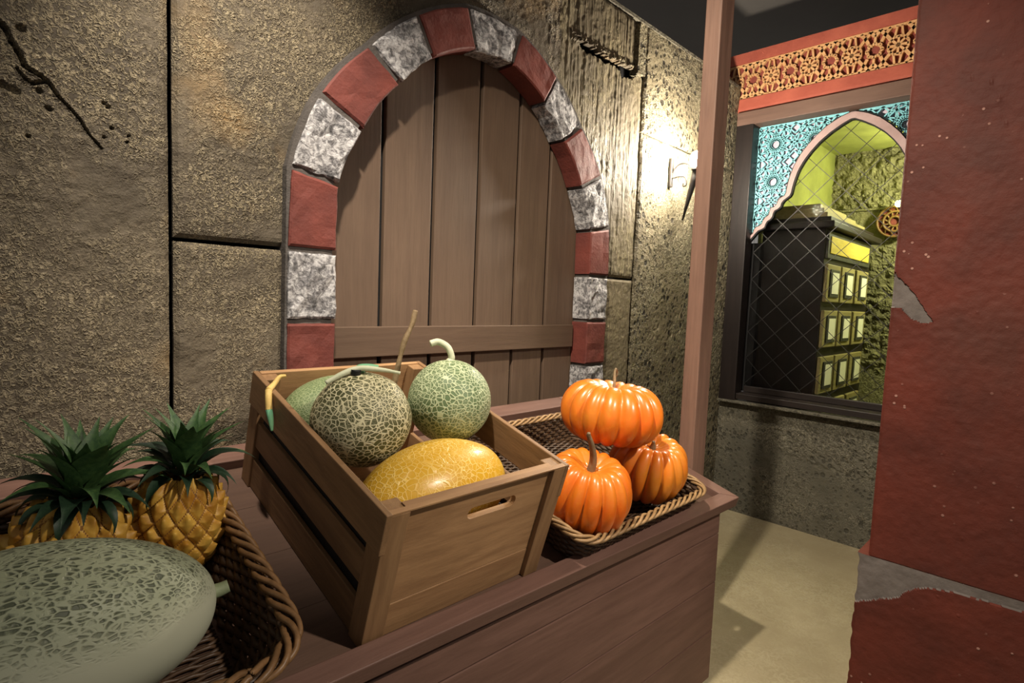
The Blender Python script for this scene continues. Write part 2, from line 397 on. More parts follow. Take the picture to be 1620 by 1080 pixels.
wl = struct('wall_left')
MB().box((-1.2, 1.685, 0), (3.6, 1.74, 2.64)).build('wall_core', M['black'], wl)
def lin(a, b, step):
    n = max(1, int(round((b-a)/step))); return [a+(b-a)*i/n for i in range(n+1)]
def slab(name, xs, zs, yf, yb, hole, disp, mats, parent, mat_fn=None):
    """a cast panel facing -Y: displaced front, cut-outs, and edges running back to yb"""
    mb = MB(); nx, nz = len(xs), len(zs)
    keep = [[not hole((xs[i]+xs[i+1])/2, (zs[j]+zs[j+1])/2) for j in range(nz-1)] for i in range(nx-1)]
    idx = {}
    def vid(i, j):
        k = (i, j)
        if k not in idx:
            x, z = xs[i], zs[j]; idx[k] = len(mb.v); mb.v.append((x, yf+disp(x, z), z))
        return idx[k]
    bidx = {}
    def bid(i, j):
        k = (i, j)
        if k not in bidx: bidx[k] = len(mb.v); mb.v.append((xs[i], yb, zs[j]))
        return bidx[k]
    for i in range(nx-1):
        for j in range(nz-1):
            if not keep[i][j]: continue
            mb.f.append((vid(i, j), vid(i+1, j), vid(i+1, j+1), vid(i, j+1)))
            mb.m.append(mat_fn((xs[i]+xs[i+1])/2, (zs[j]+zs[j+1])/2) if mat_fn else 0)
            for di, dj, a, b in ((-1, 0, (i, j+1), (i, j)), (1, 0, (i+1, j), (i+1, j+1)), (0, -1, (i, j), (i+1, j)), (0, 1, (i+1, j+1), (i, j+1))):
                p, q = i+di, j+dj
                if not (0 <= p < nx-1 and 0 <= q < nz-1) or not keep[p][q]:
                    mb.f.append((vid(*b), vid(*a), bid(*a), bid(*b))); mb.m.append(0)
    return mb.build(name, mats, parent, smooth=False)
def no(x, z): return False
def edge(x, z, x0, x1, z0, z1, w=0.012, d=0.008):
    e = min(x-x0, x1-x, z-z0, z1-z); return d*(1-e/w)**2 if e < w else 0
def rough(x, z, a=1.0):
    return a*(0.0035*n3(x*9, z*9, 1)+0.0025*n3(x*24, z*24, 5)+0.0022*n3(x*55, z*55, 9))
ARC, ARZ = 1.43, 1.60
HOLE = [(-0.68, -0.1)]+[(-0.68, 1.62), (-0.60, 1.82), (-0.455, 2.0), (-0.31, 2.13), (-0.11, 2.225), (0.11, 2.225), (0.31, 2.13), (0.455, 2.0), (0.60, 1.82), (0.68, 1.62)]+[(0.68, -0.1)]
def arch_hole(x, z): return abs(x-ARC) < 0.7 and inpoly(x-ARC, z, HOLE)
crack = [(0.06, 1.84), (0.094, 1.814), (0.101, 1.809), (0.11, 1.786), (0.119, 1.77), (0.129, 1.744), (0.141, 1.736), (0.157, 1.73), (0.17, 1.718), (0.184, 1.696), (0.204, 1.677), (0.22, 1.657), (0.236, 1.63), (0.262, 1.60)]
crack2 = [(0.166, 1.722), (0.143, 1.711), (0.131, 1.716), (0.117, 1.734)]
holes1 = [(0.096, 1.692, 0.012), (0.112, 1.688, 0.011), (0.153, 1.698, 0.008), (0.169, 1.665, 0.007), (0.126, 1.815, 0.010), (0.273, 1.697, 0.006), (0.281, 1.651, 0.005), (0.266, 1.627, 0.004), (0.312, 1.64, 0.004), (0.267, 1.704, 0.006), (0.133, 1.60, 0.005), (0.31, 1.625, 0.004)]
def disp1(x, z):
    d = rough(x, z)+edge(x, z, -1.1, 0.395, 0, 2.64, 0.020, 0.010)
    if 1.56 < z < 1.86 and x < 0.34:
        for C, w0, w1 in ((crack, 0.0072, 0.0018), (crack2, 0.005, 0.002)):
            for i in range(len(C)-1):
                q, t = seg_d(x, z, C[i], C[i+1]); u = (i+t)/len(C); w = w0+(w1-w0)*u+0.0012*n3(x*120, z*120, 3)
                if q < w: d += 0.016*(1-(q/w)**2)
                elif q < w*2 : d -= 0.001
        for hx, hz, r in holes1:
            q = math.hypot(x-hx, z-hz)*(1+0.5*n3(x*80, z*80, 2))
            if q < r: d += 0.012*(1-(q/r)**2)
    return d
xs1 = lin(-1.1, 0.06, 0.06)+lin(0.06, 0.325, 0.0028)[1:]+lin(0.325, 0.395, 0.010)[1:]
zs1 = lin(0, 0.7, 0.1)+lin(0.7, 1.58, 0.013)[1:]+lin(1.58, 1.86, 0.0028)[1:]+lin(1.86, 2.64, 0.013)[1:]
slab('panel', xs1, zs1, WY, 1.625, no, disp1, [M['wall']], wl)
# upper panel around the arch, its right corner broken away
BRK = [(1.87, 2.43), (1.93, 2.412), (2.05, 2.402), (2.15, 2.394), (2.25, 2.402), (2.34, 2.408), (2.45, 2.402), (2.46, 2.39), (2.43, 2.372), (2.39, 2.388), (2.33, 2.352), (2.26, 2.345), (2.20, 2.376), (2.12, 2.362), (2.07, 2.374), (2.0, 2.362), (1.955, 2.366), (1.92, 2.395)]
def hole2(x, z):
    if arch_hole(x, z): return True
    if z > 2.40 and x > 2.345: return True
    return x > 1.83 and z > 2.31 and z < 2.45 and inpoly(x+0.006*n3(x*70, z*70, 4), z+0.012*n3(x*45, z*45, 8), BRK)
def disp2(x, z):
    d = rough(x, z)+edge(x, z, 0.405, 2.44, 1.418, 2.64, 0.020, 0.012)
    k = min(1, max(0, (x-1.6)/0.3))
    d += k*(0.0032*n3(x*85, z*5, 2)+0.0025*n3(x*38, z*3, 6))
    if x > 1.88 and 2.34 < z < 2.46:
        d -= 0.016*max(0, 1-abs(z-2.405)/0.03)*max(0, 0.45+1.0*n3(x*110, z*80, 1)+0.6*n3(x*37, z*60, 5))
    return d
xs2 = lin(0.405, 1.85, 0.011)+lin(1.85, 2.44, 0.0065)[1:]
zs2 = lin(1.418, 2.32, 0.011)+lin(2.32, 2.42, 0.0055)[1:]+lin(2.42, 2.64, 0.011)[1:]
slab('panel', xs2, zs2, WY, 1.622, hole2, disp2, [M['wall'], M['wall_rib']], wl, mat_fn=lambda x, z: 1 if x+0.06*n3(x*4, z*4, 0) > 1.82 else 0)
slab('panel', lin(0.405, 0.72, 0.011), lin(0.4, 1.408, 0.011), WY, 1.622, lambda x, z: x > 0.70, lambda x, z: rough(x, z)+0.002*n3(x*60, z*9, 3)+edge(x, z, 0.405, 2, -1, 1.408, 0.020, 0.012), [M['wall']], wl)
slab('panel', lin(2.155, 2.44, 0.011), lin(0.4, 1.408, 0.011), WY, 1.622, no, lambda x, z: rough(x, z)+edge(x, z, 0, 2.44, 0, 1.408, 0.012, 0.008), [M['wall_rib']], wl)
def pits(x, z, k):
    d0 = noise.voronoi(Vector((x*26, z*22, k)))[0][0]
    s = n3(x*6, z*5, k+3)
    return 0.010*max(0, 1-d0/0.34)*min(1, max(0, (s+0.05)*5))
slab('panel', lin(2.462, 3.515, 0.010), lin(0.0, 2.135, 0.011), WY+0.004, 1.622, no, lambda x, z: rough(x, z)+pits(x, z, 1)+edge(x, z, 2.462, 9, -1, 2.135, 0.010, 0.008), [M['wall_pit']], wl)
slab('panel', lin(2.462, 3.515, 0.010), lin(2.143, 2.64, 0.011), WY+0.004, 1.622, no, lambda x, z: rough(x, z)+pits(x, z, 2)+edge(x, z, 2.462, 9, 2.143, 9, 0.010, 0.008), [M['wall_pit']], wl)
slab('panel', lin(2.395, 2.455, 0.010), lin(2.405, 2.64, 0.012), WY+0.004, 1.655, no, lambda x, z: rough(x, z), [M['wall_pit']], wl)
MB().box((-1.2, 1.60, 2.641), (3.52, 1.74, 2.655)).build('cap_strip', M['wall_low'], wl)

# arch of red and white stones round the door
arch = struct('trim_1')
IN = [(-0.600, 1.610), (-0.5225, 1.7835), (-0.394, 1.9545), (-0.273, 2.071), (-0.086, 2.160)]
OUT = [(-0.748, 1.637), (-0.667, 1.855), (-0.511, 2.0385), (-0.3415, 2.188), (-0.130, 2.292)]
IN = IN+[(-x, z) for x, z in reversed(IN)]; OUT = OUT+[(-x, z) for x, z in reversed(OUT)]
def pol(p): return math.atan2(p[1]-1.50, p[0]), math.hypot(p[0], p[1]-1.50)
def arcpt(A, B, t):
    a0, r0 = pol(A); a1, r1 = pol(B); a = a0+(a1-a0)*t; r = r0+(r1-r0)*t
    return (r*math.cos(a), 1.50+r*math.sin(a))
def stone(k, q_in0, q_out0, q_in1, q_out1, red, arc=True):
    """one stone: grid front, rounded and chipped edges, sides back to the wall"""
    n, m = 9, 9; mb = MB(); yf = 1.565+random.uniform(-0.003, 0.003); amp = 0.0018 if red else 0.0055; g = 0.006
    P = []; GS = [0, 0.035, 0.16, 0.33, 0.5, 0.67, 0.84, 0.965, 1]
    for j in range(m):
        for i in range(n):
            s, t = GS[i], GS[j]
            if arc: a = arcpt(q_in0, q_in1, t); b = arcpt(q_out0, q_out1, t)
            else:
                a = tuple(q_in0[c]+(q_in1[c]-q_in0[c])*t for c in (0, 1)); b = tuple(q_out0[c]+(q_out1[c]-q_out0[c])*t for c in (0, 1))
            x, z = a[0]+(b[0]-a[0])*s, a[1]+(b[1]-a[1])*s
            P.append([x, z, s, t])
    cx = sum(p[0] for p in P)/len(P); cz = sum(p[1] for p in P)/len(P); w = 0.15
    vs = []
    for x, z, s, t in P:
        f = 1-2*g/w*0.9; x = cx+(x-cx)*f; z = cz+(z-cz)*f
        e = min(s, 1-s, t, 1-t)
        jit = 0.0022 if red else 0.004
        if e < 0.01: x += jit*n3(x*60, z*60, k); z += jit*n3(x*60, z*60, k+50)
        y = yf+amp*2*n3(x*22, z*22, k)+amp*n3(x*60, z*60, k)
        if e < 0.01: y += 0.005
        vs.append((x+ARC, y, z))
    fs = [(j*n+i, j*n+i+1, (j+1)*n+i+1, (j+1)*n+i) for j in range(m-1) for i in range(n-1)]
    ring = [i for i in range(n)]+[j*n+n-1 for j in range(1, m)]+[(m-1)*n+i for i in range(n-2, -1, -1)]+[j*n for j in range(m-2, 0, -1)]
    o = len(vs); vs += [(vs[r][0], 1.650, vs[r][2]) for r in ring]
    L = len(ring)
    fs += [(ring[i], o+i, o+(i+1) % L, ring[(i+1) % L]) for i in range(L)]
    # orientation: make front face -Y
    a, b, c = (Vector(vs[fs[0][i]]) for i in range(3))
    if (b-a).cross(c-a).y > 0: fs = [tuple(reversed(f)) for f in fs]
    me_o = mb.add(vs, fs).build('brick', M['brick_red' if red else 'brick_white'], arch, smooth=False)
    me_o['label'] = 'red painted stone' if red else 'white and grey mottled stone'
zs = [1.62, 1.412, 1.210, 1.008, 0.806, 0.604, 0.402, 0.2, 0.0]
for side in (-1, 1):
    for i in range(8):
        zt, zb = zs[i], zs[i+1]
        top_in = IN[0] if i == 0 else (-0.603, zt); top_out = OUT[0] if i == 0 else (-0.757, zt)
        q = [(-0.605, zb), (-0.757, zb), top_in, top_out]
        q = [(side*-x, z) for x, z in q]
        stone(i*3+side, q[0], q[1], q[2], q[3], red=(i % 2 == 0), arc=False)
for i in range(9):
    stone(40+i*3, IN[i], OUT[i], IN[i+1], OUT[i+1], red=(i % 2 == 1))
mb = MB()
def ringpts(dx_in, dx_out):
    ins, outs = [], []
    base_i = -0.605+dx_in; base_o = -0.757-dx_out
    ins.append((base_i, 0.0)); outs.append((base_o, 0.0))
    for i in range(9):
        for t in (0, 0.25, 0.5, 0.75)+((1,) if i == 8 else ()):
            a = arcpt(IN[i], IN[i+1], t); b = arcpt(OUT[i], OUT[i+1], t)
            aa, ra = pol(a); ab, rb = pol(b)
            ins.append(((ra-dx_in)*math.cos(aa), 1.5+(ra-dx_in)*math.sin(aa))); outs.append(((rb+dx_out)*math.cos(ab), 1.5+(rb+dx_out)*math.sin(ab)))
    ins.append((-base_i, 0.0)); outs.append((-base_o, 0.0))
    return ins, outs
ins, outs = ringpts(-0.018, 0.008)
vs = []; fs = []
for a, b in zip(ins, outs):
    for y in (1.574, 1.651):
        vs += [(ARC+a[0], y, a[1]), (ARC+b[0], y, b[1])]
for i in range(len(ins)-1):
    o = i*4; p = o+4
    fs += [(o, p, p+1, o+1), (o+2, o+3, p+3, p+2), (o, o+2, p+2, p), (o+1, p+1, p+3, o+3)]
mb.add(vs, fs).build('mortar', M['mortar'], arch)

# the plank door
door = struct('door_1')
MB().box((0.76, 1.676, 0), (2.14, 1.684, 2.24)).build('door_backing', M['black'], door)
seams = [0.785, 1.028, 1.235, 1.447, 1.656, 1.850, 2.090]
for i in range(6):
    x0, x1 = seams[i]+0.0085, seams[i+1]-0.0085
    MB().box((x0, 1.654+random.uniform(0, 0.002), 0), (x1, 1.674, 2.23)).build('plank', M['door'], door, bevel=0.003)
MB().box((0.836, 1.630, 1.088), (2.024, 1.653, 1.188)).build('crossbar', M['door_rail'], door, bevel=0.003)
MB().box((0.836, 1.630, 0.35), (2.024, 1.653, 0.448)).build('crossbar', M['door_rail'], door, bevel=0.003)

# wall with the window
wb = struct('wall_back')
def disp_low(y, z):
    k = 1 if inpoly(y, z, [(1.3, 0.62), (1.15, 0.60), (0.9, 0.66), (0.4, 0.66), (0.4, 0.42), (0.9, 0.40), (1.2, 0.45)]) else 0
    d = 0.003*n3(y*8, z*8, 1)+0.0015*n3(y*40, z*40, 2)
    if k: d += 0.012*max(0, 1-noise.voronoi(Vector((y*42, z*42, 1)))[0][0]/0.5)-0.004
    return d
def slab_x(name, ys, zs, xf, xb, disp, mats, parent, sgn=1):
    """panel facing -X"""
    mb = MB(); ny, nz = len(ys), len(zs)
    for y in ys:
        for z in zs: mb.v.append((xf+disp(y, z), y, z))
    for i in range(ny-1):
        for j in range(nz-1):
            mb.f.append((i*nz+j, i*nz+j+1, (i+1)*nz+j+1, (i+1)*nz+j)); mb.m.append(0)
    mb.box((xf+0.03, ys[0], zs[0]), (xb, ys[-1], zs[-1]))
    return mb.build(name, mats, parent)
slab_x('dado_panel', lin(-0.7, 1.62, 0.012), lin(0.0, 0.70, 0.012), WX, WX+0.11, disp_low, [M['wall_low']], wb)
MB().box((WX, -0.7, 0.70), (WX+0.11, 0.30, 2.49)).build('wall_core', M['wall_low'], wb)
MB().box((WX, 1.602, 0.70), (WX+0.11, 1.66, 2.49)).build('wall_core', M['wall_pit'], wb)
# red beam with fretwork frieze
beam = struct('trim_2')
mb = MB()
prof = [(WX+0.10, 2.485), (WX-0.012, 2.485), (WX-0.012, 2.512), (WX-0.004, 2.574), (WX+0.03, 2.574), (WX+0.03, 2.79), (WX-0.002, 2.79), (WX-0.002, 2.852), (WX+0.10, 2.852)]
mb.prism([(x, -0.7, z) for x, z in prof], (0, 2.42, 0)); mb.build('beam', M['redbeam'], beam)
MB().box((WX+0.024, -0.7, 2.576), (WX+0.031, 1.70, 2.788)).build('frieze_panel', M['redrecess'], beam)
mb = MB(); Lc = 0.214; zc = 2.682
nrm = (-1, 0, 0); X0 = WX+0.026
def fb(a, b, w=0.016): mb.bar((X0, a[0], a[1]), (X0, b[0], b[1]), w, 0.020, nrm)
def ringb(cy, cz, r, n, ph, w=0.015, star=None, clip=True):
    pts = []
    for i in range(n*(2 if star else 1)):
        a = ph+2*math.pi*i/(n*(2 if star else 1)); q = r if (not star or i % 2 == 0) else r*star
        pts.append((cy+q*math.cos(a), cz+q*math.sin(a)))
    for i in range(len(pts)):
        a, b = pts[i], pts[(i+1) % len(pts)]
        if clip and (max(a[1], b[1]) > 2.787 or min(a[1], b[1]) < 2.577): continue
        fb(a, b, w)
    return pts
y = 1.64
while y > -0.3:
    P8 = ringb(y, zc, 0.048, 8, math.pi/8, 0.011)              # knot with spokes
    for i in range(8):
        a = math.pi/4*i
        fb((y+0.004*math.cos(a), zc+0.004*math.sin(a)), (y+0.046*math.cos(a), zc+0.046*math.sin(a)), 0.011)
    h = y-Lc/2
    ringb(h, zc, 0.040, 8, 0, 0.012, star=0.74)                  # star-shaped opening
    for sy in (-1, 1):
        for sz in (-1, 1):
            fb((y+sy*0.034, zc+sz*0.034), (y+sy*0.062, zc+sz*0.070))
            fb((y+sy*0.062, zc+sz*0.070), (h+Lc/2+sy*(Lc/2-0.03), zc+sz*0.038))
            fb((y+sy*0.062, zc+sz*0.070), (y+sy*0.038, zc+sz*0.098))
            fb((y+sy*0.062, zc+sz*0.070), (y+sy*0.085, zc+sz*0.098))
            fb((y+sy*0.018, zc+sz*0.046), (y+sy*0.010, zc+sz*0.098), 0.010)
            fb((y+sy*0.085, zc+sz*0.098), (y+sy*Lc/2, zc+sz*0.070))
    for sz in (-1, 1):
        fb((h, zc+sz*0.040), (h, zc+sz*0.070), 0.012)
    y -= Lc
for sz in (-1, 1): fb((1.69, zc+sz*0.100), (-0.5, zc+sz*0.100), 0.012)
o = mb.build('fretwork', M['gold'], beam); o['kind'] = 'stuff'; o['label'] = 'ochre star-pattern fretwork'

# window in that wall
win = struct('window_1')
FX = 3.475
MB().box((FX, 1.487, 0.715), (FX+0.095, 1.592, 2.405)).build('jamb', M['frame_v'], win, bevel=0.004)
MB().box((FX, 0.30, 0.715), (FX+0.10, 0.42, 2.405)).build('jamb', M['frame_v'], win, bevel=0.004)
MB().box((FX, 0.30, 2.400), (FX+0.12, 1.592, 2.482)).build('head', M['head'], win, bevel=0.004)
MB().box((FX+0.02, 0.30, 0.722), (FX+0.14, 1.592, 0.760)).build('sill', M['frame'], win, bevel=0.004)
MB().box((FX-0.015, 0.30, 0.700), (FX+0.05, 1.592, 0.716)).build('sill_nosing', M['wall_low'], win, bevel=0.004)
MB().box((FX+0.12, 0.42, 0.762), (FX+0.15, 1.486, 0.80)).build('inner_sill', M['frame'], win, bevel=0.003)
MB().box((3.606, 1.445, 0.762), (3.76, 1.51, 1.70)).build('slit_dark_board', M['black'], win)  # added black board, makes the lit slit of side wall by the jamb dark
AO = [(0.972, 2.398), (1.041, 2.375), (1.105, 2.339), (1.156, 2.294), (1.199, 2.248), (1.236, 2.199), (1.264, 2.144), (1.284, 2.087), (1.295, 2.037), (1.299, 2.004), (1.301, 1.974), (1.325, 1.963), (1.343, 1.946), (1.352, 1.914), (1.385, 1.903), (1.391, 1.864), (1.42, 1.844), (1.431, 1.805), (1.47, 1.794), (1.481, 1.754), (1.52, 1.724), (1.530, 1.690)]
AI = [(0.972, 2.352), (1.016, 2.330), (1.072, 2.296), (1.126, 2.253), (1.168, 2.207), (1.204, 2.158), (1.231, 2.107), (1.249, 2.05), (1.258, 2.008), (1.264, 1.966), (1.292, 1.945), (1.312, 1.930), (1.319, 1.894), (1.356, 1.879), (1.362, 1.836), (1.394, 1.818), (1.405, 1.779), (1.446, 1.764), (1.462, 1.740), (1.492, 1.706), (1.505, 1.690)]
CY = 0.972
full_o = list(reversed([(y, z) for y, z in AO]))+[(2*CY-y, z) for y, z in AO[1:]]
full_i = list(reversed([(y, z) for y, z in AI]))+[(2*CY-y, z) for y, z in AI[1:]]
def resample(P, n):
    d = [0]
    for a, b in zip(P, P[1:]): d.append(d[-1]+math.dist(a, b))
    out = []; k = 0
    for i in range(n):
        s = d[-1]*i/(n-1)
        while k < len(d)-2 and d[k+1] < s: k += 1
        t = (s-d[k])/(d[k+1]-d[k]+1e-12); out.append(tuple(P[k][c]+(P[k+1][c]-P[k][c])*t for c in (0, 1)))
    return out
def band(Pa, Pb, x0, x1, name, mt):
    a, b = resample(Pa, 90), resample(Pb, 90); vs = []; fs = []
    for p, q in zip(a, b): vs += [(x0, *p), (x0, *q), (x1, *p), (x1, *q)]
    for i in range(89):
        o = i*4; p = o+4
        fs += [(o, o+1, p+1, p), (o+2, p+2, p+3, o+3), (o, p, p+2, o+2), (o+1, o+3, p+3, p+1)]
    return MB().add(vs, fs).build(name, mt, win)
def off(P, d):
    out = []
    for i, p in enumerate(P):
        a = P[max(0, i-1)]; b = P[min(len(P)-1, i+1)]; tx, tz = b[0]-a[0], b[1]-a[1]; L = math.hypot(tx, tz) or 1
        out.append((p[0]+tz/L*d, p[1]-tx/L*d))
    return out
mid_o = off(full_o, -0.006); mid_i = off(full_i, 0.004)
band(off(full_o, -0.007), off(full_i, 0.006), 3.545, 3.575, 'arch_moulding', M['mould'])
band(full_o, full_i, 3.552, 3.580, 'arch_moulding_edge', M['black'])
region_o = full_o
def in_screen(y, z): return 0.42 < y < 1.486 and 1.60 < z < 2.40 and z > 1.69 and not inpoly(y, z, region_o+[(2*CY-1.53, 1.0), (1.53, 1.0)])
# lilac board behind the fretwork: cells outside the arch
mb = MB(); st = 0.016
ys = lin(0.42, 1.486, st); zz = lin(1.66, 2.40, st)
for i in range(len(ys)-1):
    for j in range(len(zz)-1):
        if in_screen((ys[i]+ys[i+1])/2, (zz[j]+zz[j+1])/2): mb.box((3.588, ys[i], zz[j]), (3.592, ys[i+1], zz[j+1]))
mb.build('backing_board', M['lilac'], win)
mb = MB()
def sb(a, b, w):
    L = math.dist(a, b); n = max(1, int(L/0.012))
    for i in range(n):
        p = tuple(a[c]+(b[c]-a[c])*i/n for c in (0, 1)); q = tuple(a[c]+(b[c]-a[c])*(i+1)/n for c in (0, 1))
        if in_screen((p[0]+q[0])/2, (p[1]+q[1])/2): mb.bar((3.572, *p), (3.572, *q), w, 0.010, (-1, 0, 0))
def rosette(cy, cz, R):
    n = 12; P = [(cy+R*math.cos(2*math.pi*i/n), cz+R*math.sin(2*math.pi*i/n)) for i in range(n)]
    for i in range(n):
        sb(P[i], P[(i+1) % n], 0.007)
        sb(P[i], P[(i+5) % n], 0.0065)
        if i % 2 == 0: sb(P[i], P[(i+4) % n], 0.0065)
        a = 2*math.pi*(i+0.5)/n; q = (cy+R*1.16*math.cos(a), cz+R*1.16*math.sin(a))
        sb(P[i], q, 0.006); sb(q, P[(i+1) % n], 0.006)
for cy in (1.385, 1.165, 0.945, 0.725, 0.505):
    for cz in (2.28, 2.06, 1.84):
        rosette(cy, cz, 0.098)
        for sy in (-1, 1):
            sb((cy+sy*0.098, cz), (cy+sy*0.11, cz), 0.008); sb((cy, cz+sy*0.098), (cy, cz+sy*0.11), 0.008)
        for sy in (-1, 1):
            for sz in (-1, 1):
                sb((cy+sy*0.07, cz+sz*0.07), (cy+sy*0.11, cz+sz*0.11), 0.008)
                sb((cy+sy*0.11, cz+sz*0.05), (cy+sy*0.05, cz+sz*0.11), 0.007)
for a, b in (((1.48, 2.39), (0.42, 2.39)), ((1.478, 2.39), (1.478, 1.69))): sb(a, b, 0.014)
o = mb.build('fretwork', M['turq'], win); o['kind'] = 'stuff'; o['label'] = 'turquoise pierced fretwork'
MB().box((3.600, 0.42, 0.76), (3.604, 1.486, 2.40)).build('pane', M['glass'], win)
mb = MB()
pt = 0.165
def clip_line(c, sg):
    # z = sg*y + c inside the rectangle
    pts = []
    for yy in (0.42, 1.486):
        z = sg*yy+c
        if 0.77 <= z <= 2.40: pts.append((yy, z))
    for z in (0.77, 2.40):
        yy = (z-c)/sg
        if 0.42 < yy < 1.486: pts.append((yy, z))
    return pts[:2] if len(pts) >= 2 else None
for sg in (1, -1):
    c = -3.0
    while c < 5:
        p = clip_line(c+0.02, sg)
        if p: mb.bar((3.599, *p[0]), (3.599, *p[1]), 0.0030, 0.003, (-1, 0, 0))
        c += pt
o = mb.build('leading', M['lead'], win); o['kind'] = 'stuff'

# room beyond the window
wf = struct('wall_far')
def disp_rock(y, z):
    k = 1.0 if z > 2.08 else (0.9 if (inpoly(y, z, [(1.30, 1.75), (1.02, 1.8), (0.9, 1.2), (1.05, 0.85), (1.35, 1.0)])) else 0.12)
    r = abs(n3(y*17, z*17, 3))*0.055+abs(n3(y*42, z*42, 8))*0.022
    return -k*r
slab_x('rock_face', lin(0.2, 1.48, 0.012), lin(0.4, 2.53, 0.013), 5.0, 5.1, disp_rock, [M['rock']], wf)
MB().box((4.975, 0.2, 2.065), (5.02, 1.47, 2.082)).build('ledge', M['rock'], wf)
MB().box((3.765, 1.467, 0), (5.1, 1.53, 2.53)).build('wall_side', M['plain_wall'])['kind'] = 'structure'
MB().box((3.64, 0.10, 0), (5.1, 0.16, 2.53)).build('wall_near', M['plain_wall'])['kind'] = 'structure'
MB().box((3.63, 0.1, 2.515), (5.1, 1.53, 2.56)).build('ceiling', M['plain_wall'])['kind'] = 'structure'

# red wall on the right, with its lower course standing proud
wr = struct('wall_right')
RX = 2.10
def ztop(y): return 2.6
P_UP = [(0.423, 1.425), (0.405, 1.405), (0.360, 1.352), (0.338, 1.315), (0.312, 1.275), (0.338, 1.272), (0.372, 1.285), (0.395, 1.316), (0.436, 1.318)]
P_LOW = [(0.47, 0.53), (-0.2, 0.53), (-0.2, 0.492), (0.20, 0.480), (0.27, 0.466), (0.312, 0.440), (0.335, 0.408), (0.40, 0.375), (0.47, 0.335)]
def red_face(name, ys, zs, xf, depth, patch, zoff=0):
    mb = MB(); ny, nz = len(ys), len(zs)
    def dv(y, z):
        d = 0.003*n3(y*9, z*9, 4)+0.0014*n3(y*45, z*45, 2)
        e = ys[-1]-y
        if e < 0.012: d += 0.006*(1-e/0.012)**2
        q = noise.voronoi(Vector((y*30, z*30, 6)))[0][0]
        if y < 0.33 and q < 0.16: d -= 0.004*(1-q/0.16)*max(0, n3(y*7, z*7, 3)+0.3)
        if patch and inpoly(y+0.004*n3(y*50, z*50, 1), z+0.004*n3(y*50, z*50, 7), patch): d += 0.007
        return d
    for y in ys:
        for z in zs: mb.v.append((xf+dv(y, z), y+(0.006*n3(2, z*16, 9)+0.004*n3(z*40, 3, 1) if (y > ys[-1]-0.001 and zoff) else 0), z))
    for i in range(ny-1):
        for j in range(nz-1):
            mb.f.append((i*nz+j, i*nz+j+1, (i+1)*nz+j+1, (i+1)*nz+j))
            y, z = (ys[i]+ys[i+1])/2, (zs[j]+zs[j+1])/2
            mb.m.append(1 if patch and inpoly(y+0.004*n3(y*50, z*50, 1), z+0.004*n3(y*50, z*50, 7), patch) else 0)
    # end face and top
    o = (ny-1)*nz
    for j in range(nz-1):
        a, b = mb.v[o+j], mb.v[o+j+1]
        mb.add([a, b, (xf+depth, b[1], b[2]), (xf+depth, a[1], a[2])], [(0, 1, 2, 3)])
    for i in range(ny-1):
        a, b = mb.v[i*nz+nz-1], mb.v[(i+1)*nz+nz-1]
        mb.add([a, (xf+depth, a[1], a[2]), (xf+depth, b[1], b[2]), b], [(0, 1, 2, 3)])
    return mb.build(name, [M['redwall'], M['redpatch']], wr)
red_face('upper_course', lin(-1.2, 0.05, 0.1)+lin(0.05, 0.425, 0.0034)[1:], lin(0.515, 1.2, 0.010)+lin(1.2, 1.5, 0.0036)[1:]+lin(1.5, 3.3, 0.012)[1:], RX, 0.22, P_UP)
red_face('lower_course', lin(-1.2, 0.05, 0.1)+lin(0.05, 0.452, 0.0034)[1:], lin(0.0, 0.3, 0.01)+lin(0.3, 0.512, 0.0036)[1:], RX-0.006, 0.22, P_LOW, 1)

# ------------------------------------------------------------------ timber post at the end of the stall
MB().box((1.902, 0.951, 0), (1.998, 1.010, 3.3)).build('timber_post', M['post'], None, bevel=0.004,
    label='tall square pinkish brown timber post rising at the stall end', category='post')

# ------------------------------------------------------------------ the stall (sloping counter)
SL = R2D(16.604)
ROOT = Vector((0, 0.77, 0.655))
EV = Vector((0, math.cos(SL), math.sin(SL))); EN = Vector((0, -math.sin(SL), math.cos(SL)))
def xyz(u, v, w): return ROOT+Vector((u, 0, 0))+EV*v+EN*w
stall = thing('market_stall', 'brown painted market stall with a sloping top and raised rim', 'stall', (0, 0.77, 0.655))
slope = lambda: (SL, 0, 0)
def sbox(name, a, b, mt, bevel=0.0025, **kw): return MB().box(a, b).build(name, M[mt], stall, bevel=bevel, rot=slope(), **kw)
UL, UR = -0.9, 1.895
SK = 0.040/1.465                                       # the front runs slightly out of square
fv = lambda u: (UR-u)*SK
MB().prism([(UL, fv(UL), -0.037), (UR, fv(UR), -0.037), (UR-0.058, fv(UR-0.058)+0.046, -0.037), (UL, fv(UL)+0.046, -0.037)], (0, 0, 0.037)).build('rim_board', M['counter'], stall, bevel=0.0025, rot=slope())
MB().prism([(UR-0.0572, 0.0475, -0.037), (UR, 0.0008, -0.037), (UR, 0.81, -0.037), (UR-0.0572, 0.81, -0.037)], (0, 0, 0.037)).build('rim_board', M['counter_v'], stall, bevel=0.0025, rot=slope())
sbox('rim_board', (UL, 0.735, -0.037), (UR-0.058, 0.81, 0), 'counter')
for k in range(4):
    v0 = 0.062+k*0.168
    f0 = fv(UL)+0.047 if k == 0 else v0
    MB().prism([(UL, f0, -0.045), (UR-0.06, v0, -0.045), (UR-0.06, v0+0.1672, -0.045), (UL, v0+0.1672, -0.045)], (0, 0, 0.021)).build('deck_board', M['deck'], stall, rot=slope())
